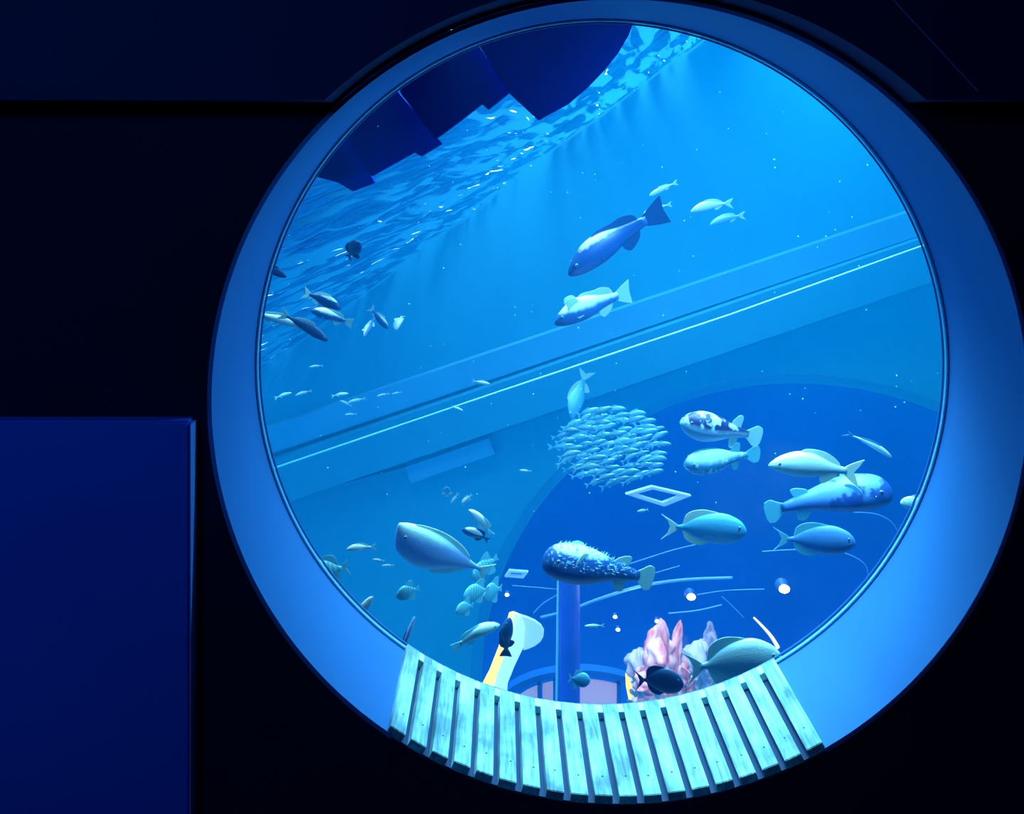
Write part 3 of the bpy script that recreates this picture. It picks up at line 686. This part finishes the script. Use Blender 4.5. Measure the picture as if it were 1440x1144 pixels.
def tail_outline(kind, H, tl, hp):
    x0 = -.5 + tl * 1.02; x1 = -.5
    if kind == 'fork': P = [(x0, hp), (x0 - .35 * tl, H * .55), (x1 + .04 * tl, H), (x1, H * .98)] , [(x1 + .2 * tl, H * .45), (x1 + .42 * tl, 0)]
    elif kind == 'lunate': P = [(x0, hp), (x0 - .3 * tl, H * .42), (x1 + .25 * tl, H * .8), (x1, H)], [(x1 + .38 * tl, H * .5), (x1 + .52 * tl, 0)]
    elif kind == 'square': P = [(x0, hp), (x0 - .5 * tl, H * .7), (x1 + .02 * tl, H)], [(x1 + .06 * tl, H * .5), (x1 + .10 * tl, 0)]
    else: P = [(x0, hp), (x0 - .3 * tl, H * .62), (x0 - .62 * tl, H * .95), (x1 + .10 * tl, H * .85)], [(x1 + .01 * tl, H * .45), (x1, 0)]
    up = smooth2(P[0], 4) + P[1]
    return up + [(x, -z) for x, z in reversed(up[:-1])]
cache = {}
def template(kind, bend, arch, skin, fin, detail, pect_pose, lift=0):
    key = (kind, round(bend, 2), round(arch, 2), skin, fin, detail, pect_pose, round(lift, 2))
    if key in cache: return cache[key]
    sp = SP[kind]; bf = bender(bend, arch, lift); parts = []
    def add(nm, me, m): me.materials.append(m); parts.append((nm, me))
    add('body', body_mesh(sp, bf, 26 if detail else 14, 16 if detail else 10), fm[skin])
    hp = sp['pr'][-1][1]
    add('tail_fin', fin_mesh('tail_fin', tail_outline(sp['tail'][0], sp['tail'][1], sp['tl'], hp), bf), fins[fin])
    def body_z(x, top):
        t = (.5 - x) / (1 - sp['tl'] * .85); c = crom(sp['pr'], max(0, min(1, t))); return c[0] if top else c[1]
    if detail != 0:
        for nm, key2, top in (('dorsal_fin', 'dorsal', True), ('anal_fin', 'anal', False)):
            O = smooth2(sp[key2], 4); x0, x1 = O[0][0], O[-1][0]
            base = [(x1 + (x0 - x1) * k / 6, body_z(x1 + (x0 - x1) * k / 6, top) * .85) for k in range(7)]
            O = [(O[0][0], body_z(O[0][0], top) * .95)] + O[1:-1] + [(O[-1][0], body_z(O[-1][0], top) * .95)]
            add(nm, fin_mesh(nm, O + base[1:-1], bf), fins[fin])
    if detail:
        px, pz, pl, pw = sp['pect']; hwid = crom(sp['pr'], (.5 - px) / (1 - sp['tl'] * .85))[2]
        O = smooth2([(0, .25 * pw), (-.4 * pl, .8 * pw), (-pl, .7 * pw), (-pl * .95, -.2 * pw), (-.5 * pl, -.5 * pw), (0, -.25 * pw)], 3)
        for s in (-1, 1):
            def xf(p, s=s):
                q = Vector((p.x, p.y, p.z)); R = Matrix.Rotation(s * math.radians(28), 3, 'Z') if pect_pose == 0 else Matrix.Rotation(s * math.radians(12), 3, 'X') @ Matrix.Rotation(math.radians(105), 3, 'Y') if pect_pose == 1 else Matrix.Rotation(s * math.radians(35), 3, 'Z') @ Matrix.Rotation(math.radians(70 if pect_pose == 1 else -45), 3, 'Y')
                q = R @ (q * (1.7 if pect_pose == 1 else 1)); return q + Vector((px, s * hwid * .9, pz))
            # outward fan: rotate so the tip leaves the flank
            add('pectoral_fin', fin_mesh('pectoral_fin', O, bf, .005, 0, xf), fins[fin])
        pr = crom(sp['pr'], .11); ex = .5 - .11 * (1 - sp['tl'] * .85); ez = (pr[0] * .45 + pr[1] * .05); 
        er = .015 if kind not in ('slim',) else .011
        for s in (-1, 1):
            for nm, rr, mm, off in (('eye', er, M['iris'], 0), ('pupil', er * .62, M['eye'], er * .35)):
                bm = bmesh.new(); bmesh.ops.create_uvsphere(bm, u_segments=12, v_segments=8, radius=rr)
                for q in bm.verts: q.co = bf((q.co.x + ex, q.co.y * .6 + s * (pr[2] * .90 + off), q.co.z + ez))
                add(nm, bm_mesh(nm, bm, True), mm)
    cache[key] = parts; return parts
pufs = {}
def fish(name, cat, label, head, tail, Y, kind='slim', skin='silver', fin='pale', yaw=0, roll=0, bend=0, arch=0, hs=1.0, up=None, group=None, detail=1, pect=0, lift=0):
    hY, tY = Y - math.sin(math.radians(yaw)) * .5 * (math.hypot(head[0] - tail[0], head[1] - tail[1]) * Y / F) / max(.3, math.cos(math.radians(yaw))), None
    tY = 2 * Y - hY
    H, T = at(head[0], head[1], hY), at(tail[0], tail[1], tY)
    X = (H - T); Lw = X.length; X.normalize()
    U = Vector(up) if up else Vector((0, 0, 1)); U = (U - X * U.dot(X)).normalized()
    Yv = U.cross(X).normalized(); U = X.cross(Yv)
    R = Matrix((X, Yv, U)).transposed() @ Matrix.Rotation(math.radians(roll), 3, 'X')
    t = thing(name, label, cat, (H + T) / 2, group)
    t.rotation_mode = 'QUATERNION'; t.rotation_quaternion = R.to_quaternion(); t.scale = (Lw, Lw, Lw * hs)
    eye = None
    for nm, me in template(kind, bend, arch, skin, fin, detail, pect, lift):
        o = bpy.data.objects.new(nm, me); C.objects.link(o)
        o.parent = eye if nm == 'pupil' and eye else t
        if nm == 'eye': eye = o
    return t

# --- upper middle
fish('grouper', 'fish', 'large dark blue fish swimming down to the left with its tail bent upward', (797, 381), (924, 302), 3.4, 'grouper', 'dark_back', 'navy', yaw=12, roll=-10, bend=.3, arch=.06, hs=1.0, lift=.16)
fish('grouper', 'fish', 'pale backed fish with a raised fin, just below the large dark fish', (779, 450), (888, 414), 3.3, 'grouper', 'dark_mid', 'pale', yaw=12, roll=-12, arch=.10, hs=1.12, pect=1, lift=.05)
g = 'slim pale fish near the large dark fish'
fish('mullet', 'fish', 'slim pale fish highest of the small group in the upper middle', (913, 275), (953, 256), 4.4, 'slim', 'pale', 'pale', roll=-25, arch=.1, group=g)
fish('mullet', 'fish', 'slim pale fish just above the upturned tail of the large dark fish', (905, 300), (945, 287), 4.4, 'slim', 'pale', 'pale', roll=-25, arch=.2, group=g)
fish('mullet', 'fish', 'slim whitish fish above the back of the large dark fish', (845, 326), (889, 317), 4.2, 'slim', 'pale', 'pale', roll=-25, arch=.15, group=g)
fish('mullet', 'fish', 'slim whitish fish partly hidden behind the tail of the large dark fish', (886, 321), (925, 311), 4.3, 'slim', 'pale', 'pale', roll=-25, arch=.12, group=g)
fish('bream', 'fish', 'upper of two pale fish right of the large dark fish', (971, 297), (1031, 286), 4.1, 'snapper', 'silver', 'pale', roll=-20, arch=.32, hs=.8)
fish('bream', 'fish', 'lower and fainter of two pale fish right of the large dark fish', (998, 316), (1048, 303), 4.6, 'snapper', 'ghost', 'pale', roll=-20, arch=.3, hs=.8)
# --- left
fish('tang', 'fish', 'small nearly black oval fish under the rippled surface at left', (505, 339), (489, 363), 3.4, 'damsel', 'navy', 'navy', yaw=35, hs=1.25, up=(-.5, 0, .6))
fish('mullet', 'fish', 'dark fish entering at the left rim of the window', (403, 389), (362, 371), 3.2, 'slim', 'navy', 'navy', hs=1.4)
fish('wrasse', 'fish', 'dark sided fish with a pale back, upper of a pair at the left', (480, 434), (426, 411), 3.6, 'snapper', 'dark_back', 'cream', roll=12, hs=1.0, arch=.1)
fish('wrasse', 'fish', 'pale fish directly under the dark sided fish at the left', (437, 434), (496, 455), 3.7, 'grouper', 'dark_mid', 'pale', roll=-12, hs=.95, up=(.3, 0, 1))
fish('wrasse', 'fish', 'long dark fish heading down right with a white forked tail', (461, 479), (393, 440), 3.5, 'slim', 'navy', 'pale', roll=8, hs=1.15, arch=.1)
fish('wrasse', 'fish', 'long pale fish cut off by the left rim of the window', (426, 459), (345, 438), 3.7, 'slim', 'silver', 'pale', roll=10, arch=.1, hs=.9)
fish('mullet', 'fish', 'slim dark fish with a pale edge diving right, between the left groups', (546, 462), (520, 432), 3.9, 'slim', 'dark_mid', 'pale', roll=10, hs=1.6, up=(.6, 0, .7))
fish('mullet', 'fish', 'tiny fish seen end on with two white fins spread', (512, 473), (527, 446), 4.0, 'slim', 'dark_mid', 'pale', yaw=45, bend=.4, hs=1.3, up=(-.8, 0, .4), pect=1)
fish('mullet', 'fish', 'small curved fish with a raised tail, rightmost of the left group', (556, 464), (563, 438), 4.3, 'damsel', 'silver', 'pale', bend=.6, yaw=30, hs=.9, up=(.8, 0, .3))
g = 'faint small fish far off at the left'
for (a, b, lab) in (((415, 556), (439, 549), 'faint small fish nearest the left rim, far away'), ((490, 553), (466, 557), 'faint small fish leftmost of the far row above the ledge'),
                    ((478, 563), (495, 571), 'faint small fish pointing down right in the far row'), ((489, 566), (515, 560), 'faint small fish with an upright tail in the far row'),
                    ((530, 557), (548, 553), 'faint small fish fourth along the far row above the ledge'), ((551, 554), (565, 551), 'faint small fish at the right end of the far row'),
                    ((485, 583), (502, 582), 'faint small fish lying just over the pale ledge'), ((435, 516), (455, 514), 'faint small fish below the long white tailed fish'),
                    ((410, 552), (386, 560), 'very faint small fish beside the left rim above the ledge')):
    fish('mullet', 'fish', lab, a, b, 5.6, 'slim', 'silver', 'pale', roll=-15, arch=.12, group=g)
fish('mullet', 'fish', 'small striped pale fish just above the thin rail', (689, 540), (664, 535), 5.0, 'slim', 'pale', 'pale', hs=1.2)
fish('mullet', 'fish', 'tiny pale fish touching the thin rail', (651, 577), (634, 571), 5.2, 'slim', 'pale', 'pale', arch=.1)
fish('snapper', 'fish', 'soft blue fish hanging nearly upright under the thin rail, head down', (803, 588), (824, 519), 5.0, 'snapper', 'ghost', 'pale', yaw=10, up=(-1, 0, .3), bend=.2, hs=1.05)
# --- right group
fish('pufferfish', 'pufferfish', 'pale pufferfish with dark blotches on its back, upper of the pair', (957, 592), (1071, 615), 3.0, 'puffer', 'puffer', 'pale', yaw=8, roll=-8, hs=1.0, arch=.05)
fish('pufferfish', 'pufferfish', 'mottled pufferfish with a dark flank, lower of the pair', (962, 653), (1069, 638), 3.0, 'puffer', 'puffer2', 'cyan', yaw=10, roll=-14, hs=.95, arch=.08, pect=2)
fish('snapper', 'fish', 'bright pale snapper with a cream back and white tail, left facing', (1081, 652), (1211, 666), 2.9, 'snapper', 'pale', 'cream', yaw=5, roll=-8, arch=.12, hs=.95)
fish('pufferfish', 'pufferfish', 'big grey blue pufferfish facing right behind the pale snapper', (1254, 688), (1076, 722), 3.2, 'porcu', 'bigpuffer', 'cyan', yaw=10, roll=10, arch=.18, hs=.95)
fish('surgeonfish', 'surgeonfish', 'grey blue surgeonfish below the big grey blue pufferfish', (1203, 760), (1087, 757), 2.9, 'surgeon', 'surgeon_grey', 'cyan', yaw=6, roll=6, hs=.93)
fish('surgeonfish', 'surgeonfish', 'blue surgeonfish with cream fin edges alone right of centre', (1050, 744), (930, 740), 2.8, 'surgeon', 'surgeon', 'cream', yaw=4, roll=6, hs=.93)
fish('mullet', 'fish', 'very slim curved fish by itself at the right', (1254, 643), (1188, 609), 3.2, 'slim', 'silver', 'blue', roll=35, arch=.35, hs=.75)
fish('batfish', 'fish', 'pale fish just entering at the right rim', (1266, 706), (1310, 706), 3.0, 'damsel', 'surgeon_pale', 'pale', hs=.9)
# --- lower left and centre
fish('unicornfish', 'fish', 'large lilac blue fish with a pale back and high forehead, lower left of centre', (552, 753), (690, 806), 3.0, 'unicorn', 'lilac', 'pale', yaw=8, roll=-14, arch=.06, hs=1.12, up=(.25, 0, 1))
fish('damselfish', 'fish', 'pale crescent backed small fish, upper of a pair left of centre', (660, 716), (692, 752), 3.4, 'damsel', 'pale', 'pale', yaw=10, roll=-30, arch=.25, hs=.75, up=(.8, 0, .6))
fish('damselfish', 'fish', 'small fish with a white back and dark belly, lower of a pair left of centre', (650, 744), (688, 760), 3.3, 'damsel', 'dark_back', 'navy', yaw=10, roll=-25, arch=.25, hs=.95, up=(.4, 0, 1))
g = 'three tiny pale fish'
fish('damselfish', 'fish', 'tiny pale fish leftmost of the trio above the crescent backed fish', (628, 684), (629, 698), 4.6, 'bat', 'ghost', 'pale', yaw=20, up=(-1, 0, .2), group=g)
fish('damselfish', 'fish', 'tiny slender fish in the middle of the trio', (634, 708), (645, 693), 4.6, 'slim', 'silver', 'pale', hs=1.3, group=g)
fish('damselfish', 'fish', 'tiny pale fish rightmost of the trio', (649, 709), (664, 694), 4.6, 'damsel', 'silver', 'pale', hs=.8, group=g)
fish('wrasse', 'fish', 'small pale left facing fish at the lower left, alone above the slivers', (487, 772), (529, 769), 3.4, 'snapper', 'pale', 'pale', roll=-10, arch=.2, hs=.85)
fish('batfish', 'batfish', 'teal batfish cut off by the lower left rim', (432, 810), (491, 797), 2.9, 'damsel', 'bat', 'cyan', hs=1.3, arch=.08)
fish('mullet', 'fish', 'tiny sliver of a fish, left one under the small pale left facing fish', (524, 786), (541, 788), 4.2, 'slim', 'silver', 'pale')
fish('mullet', 'fish', 'tiny sliver of a fish, right one under the small pale left facing fish', (537, 795), (555, 794), 4.2, 'slim', 'silver', 'pale')
fish('batfish', 'batfish', 'tall teal batfish alone at the lower left', (557, 838), (590, 826), 3.1, 'bat', 'bat', 'cyan', yaw=15, hs=1.05, up=(.3, 0, 1))
fish('wrasse', 'fish', 'pale upright fish tip poking over the lower left rim', (524, 838), (492, 880), 2.8, 'slim', 'silver', 'cyan', hs=1.3, up=(-.8, 0, .6))
fish('wrasse', 'fish', 'thin violet curved fish just left of the first bench slat', (583, 866), (556, 925), 2.8, 'slim', 'lilac', 'blue', arch=-.25, hs=.6, up=(-.9, 0, .4))
g = 'batfish clustered left of the lit doorway'
fish('batfish', 'batfish', 'teal batfish at the top of the cluster of four', (664, 812), (700, 782), 3.4, 'bat', 'bat', 'cyan', yaw=25, hs=.9, group=g)
fish('batfish', 'batfish', 'teal batfish at the right of the cluster of four', (680, 836), (706, 826), 3.5, 'bat', 'bat', 'cyan', yaw=40, hs=1.2, group=g)
fish('batfish', 'batfish', 'teal batfish in the middle of the cluster of four', (652, 836), (688, 828), 3.2, 'bat', 'bat', 'cyan', yaw=30, hs=.95, group=g)
fish('batfish', 'batfish', 'teal batfish lowest and leftmost of the cluster of four', (641, 858), (666, 850), 3.15, 'bat', 'bat', 'cyan', yaw=30, hs=1.05, group=g)
fish('unicornfish', 'fish', 'bright cyan fish heading up right beside the lit doorway', (702, 876), (637, 914), 2.8, 'grouper', 'surgeon_pale', 'cyan', yaw=-10, roll=14, arch=.3, hs=1.0)
fish('triggerfish', 'fish', 'small dark upright fish against the lit doorway', (714, 868), (711, 923), 3.2, 'grouper', 'navy', 'navy', yaw=10, up=(-1, 0, 0), hs=1.05)
porc = fish('porcupinefish', 'porcupinefish', 'large dark sided porcupinefish with a pale spiny back above the column', (764, 786), (919, 814), 2.75, 'porcu', 'porcupine', 'pale', yaw=10, roll=-5, arch=.05, hs=1.05)
fish('butterflyfish', 'fish', 'small round blue fish in front of the indigo column', (830, 957), (799, 953), 2.9, 'damsel', 'surgeon', 'cyan', hs=1.55)
fish('surgeonfish', 'surgeonfish', 'dark blue surgeonfish with a pale edged back in front of the corals', (961, 958), (892, 955), 2.75, 'surgeon', 'navy', 'navy', yaw=14, hs=1.38, roll=8)
fish('surgeonfish', 'surgeonfish', 'large pale cyan surgeonfish behind the right end of the bench', (1100, 922), (961, 940), 2.62, 'surgeon', 'surgeon_pale', 'pale', yaw=4, hs=1.12, roll=4, up=(-.1, 0, 1))
fish('mullet', 'fish', 'tiny faint fish left of the school', (730, 661), (748, 662), 4.6, 'slim', 'silver', 'pale')
fish('mullet', 'fish', 'tiny teal fish below the square light frame', (896, 719), (912, 716), 3.9, 'slim', 'silver', 'cyan', hs=1.4)
fish('mullet', 'fish', 'small faint fish against the dome, right of the indigo column', (822, 880), (850, 879), 3.9, 'slim', 'silver', 'pale')

# spines along the back of the porcupinefish, one part
sp = SP['porcu']; bf = bender(0, .05); bm = bmesh.new(); rnd = random.Random(4)
for k in range(150):
    x = rnd.uniform(-.22, .40); a = rnd.uniform(.12, PI - .12); t_ = (.5 - x) / (1 - sp['tl'] * .85); top, bot, hw = crom(sp['pr'], t_)
    mz, hz = (top + bot) / 2, (top - bot) / 2; nrm = Vector((-.7, math.cos(a) * .8, math.sin(a))).normalized()
    p = Vector((x, hw * math.cos(a) * .92, mz + hz * math.sin(a))); q = p + nrm * .028
    tube_bm([bf(p), bf(q)], [.0035, .0006], 4, bm, False)
s = link('spines', bm_mesh('spines', bm), M['rail'], porc); s['kind'] = 'stuff'

# --- the school
rnd = random.Random(11); pts = []
def inside(x, y):
    dx, dy = x - 860, y - 630; ca, sa = math.cos(-.12), math.sin(-.12); p, q = dx * ca - dy * sa, dx * sa + dy * ca
    return (p / 72) ** 2 + (q / 53) ** 2 < 1
tries = 0
while len(pts) < 92 and tries < 60000:
    tries += 1; x, y = rnd.uniform(775, 945), rnd.uniform(568, 692)
    if inside(x, y) and all(((x - a) / 15) ** 2 + ((y - b) / 7.6) ** 2 > 1 for a, b in pts): pts.append((x, y))
print('school', len(pts))
placed = []
def pick_depth(x, y):
    best = max((min([((x - a) / 30) ** 2 + ((y - b) / 13) ** 2 + ((Y - d) / .10) ** 2 for a, b, d in placed] + [99]), Y) for Y in [3.9 + .07 * j for j in range(18)])
    placed.append((x, y, best[1])); return best[1]
for k, (x, y) in enumerate(pts):
    ang = math.radians(16 + rnd.uniform(-10, 14)); Ln = rnd.uniform(28, 38) / 2; dx, dy = math.cos(ang) * Ln, -math.sin(ang) * Ln
    fish('schooling_fish', 'fish', 'small pale backed fish in the dense school above the square light frame', (x + dx, y + dy), (x - dx, y - dy), pick_depth(x, y), 'slim', 'school', 'cyan',
         yaw=rnd.uniform(-20, 20), roll=rnd.uniform(12, 28), arch=rnd.choice((.1, .22)), bend=rnd.choice((0, .25)), hs=1.45, group='dense school of small fish')

# drifting specks
bm = bmesh.new(); rnd = random.Random(2)
for k in range(130):
    Y = rnd.uniform(2.5, 4.6); x, y = rnd.uniform(380, 1320), rnd.uniform(120, 720)
    r_ = rnd.uniform(.4, 1.1) * Y / F; P = at(x, y, Y)
    if n.dot(P) > h - .1: continue
    bmesh.ops.create_icosphere(bm, subdivisions=1, radius=r_, matrix=Matrix.Translation(P))
s = link('specks', bm_mesh('specks', bm, True), M['rail']); tag(s, 'fine pale specks drifting in the water', 'specks', None, 'stuff')

# ------------------------------------------------------------------ light
CY = (.50, .92, 1.0)
K = lamp('AREA', 'tank_key_panel', (.6, 4.7, 4.9), 1500, CY, 7, (1.3, 4.4, 0))
K.data.shape = 'RECTANGLE'; K.data.size = 8; K.data.size_y = 4.6; K.data.spread = math.radians(84)
lc = fr @ Vector(((gx0 + gx1) / 2, (gy0 + gy1) / 2, 1.05))
L0 = lamp('AREA', 'tank_light_panel', lc, 375, (.05, .60, 1.0), 8)
L0.data.shape = 'RECTANGLE'; L0.data.size = (gx1 - gx0) * .98; L0.data.size_y = (gy1 - gy0) * .9
L0.rotation_mode = 'QUATERNION'; L0.rotation_quaternion = fr.to_quaternion()
# flood lamp over the window that rakes the bench
lamp('SPOT', 'bench_flood', (.25, 3.0, 1.0), 125, (.13, .78, 1.0), .04, (.36, 2.0, -1.55), spot_size=math.radians(28), spot_blend=.22)
lamp('SPOT', 'low_left_fill', (-3.3, 2.9, -3.2), 600, (.02, .45, 1), .3, (-.2, 9, -4.6), spot_size=math.radians(100), spot_blend=1)  # unseen fill added to brighten the lower left of the tank
W_ = lamp('AREA', 'flank_fill', (1.25, 2.42, .40), 80, (.20, .70, 1.0), .7, (.9, 3.7, -2.2)); W_.data.shape = 'RECTANGLE'; W_.data.size_y = .12  # unseen fill added above the window to light the fish flanks
# dim blue fill added out of view to light the left panel
lamp('AREA', 'panel_fill', (-1.6, -.6, 1.2), 37.0, (.01, .36, 1.0), 1.2, (-1.1, 1.9, -1.6))

w = bpy.data.worlds.new('World'); bpy.context.scene.world = w; w.use_nodes = True
w.node_tree.nodes['Background'].inputs['Color'].default_value = (0, 0, .01, 1); w.node_tree.nodes['Background'].inputs['Strength'].default_value = 0

# ------------------------------------------------------------------ camera
cam = bpy.data.cameras.new('camera'); co = bpy.data.objects.new('camera', cam); C.objects.link(co)
co.rotation_euler = (PI / 2, 0, 0); cam.sensor_width = 36; cam.lens = F / 1440 * 36
cam.shift_x = (720 - VX) / 1440; cam.shift_y = -(572 - VY) / 1440; cam.clip_start = .05
sc = bpy.context.scene; sc.camera = co
sc.view_settings.view_transform = 'Standard'; sc.view_settings.look = 'None'; sc.view_settings.gamma = 1; sc.view_settings.exposure = -.14
sc.cycles.use_denoising = True
sc.cycles.max_bounces = 8; sc.cycles.diffuse_bounces = 4; sc.cycles.glossy_bounces = 3; sc.cycles.transparent_max_bounces = 16; sc.cycles.volume_bounces = 1
sc.cycles.sample_clamp_indirect = 6
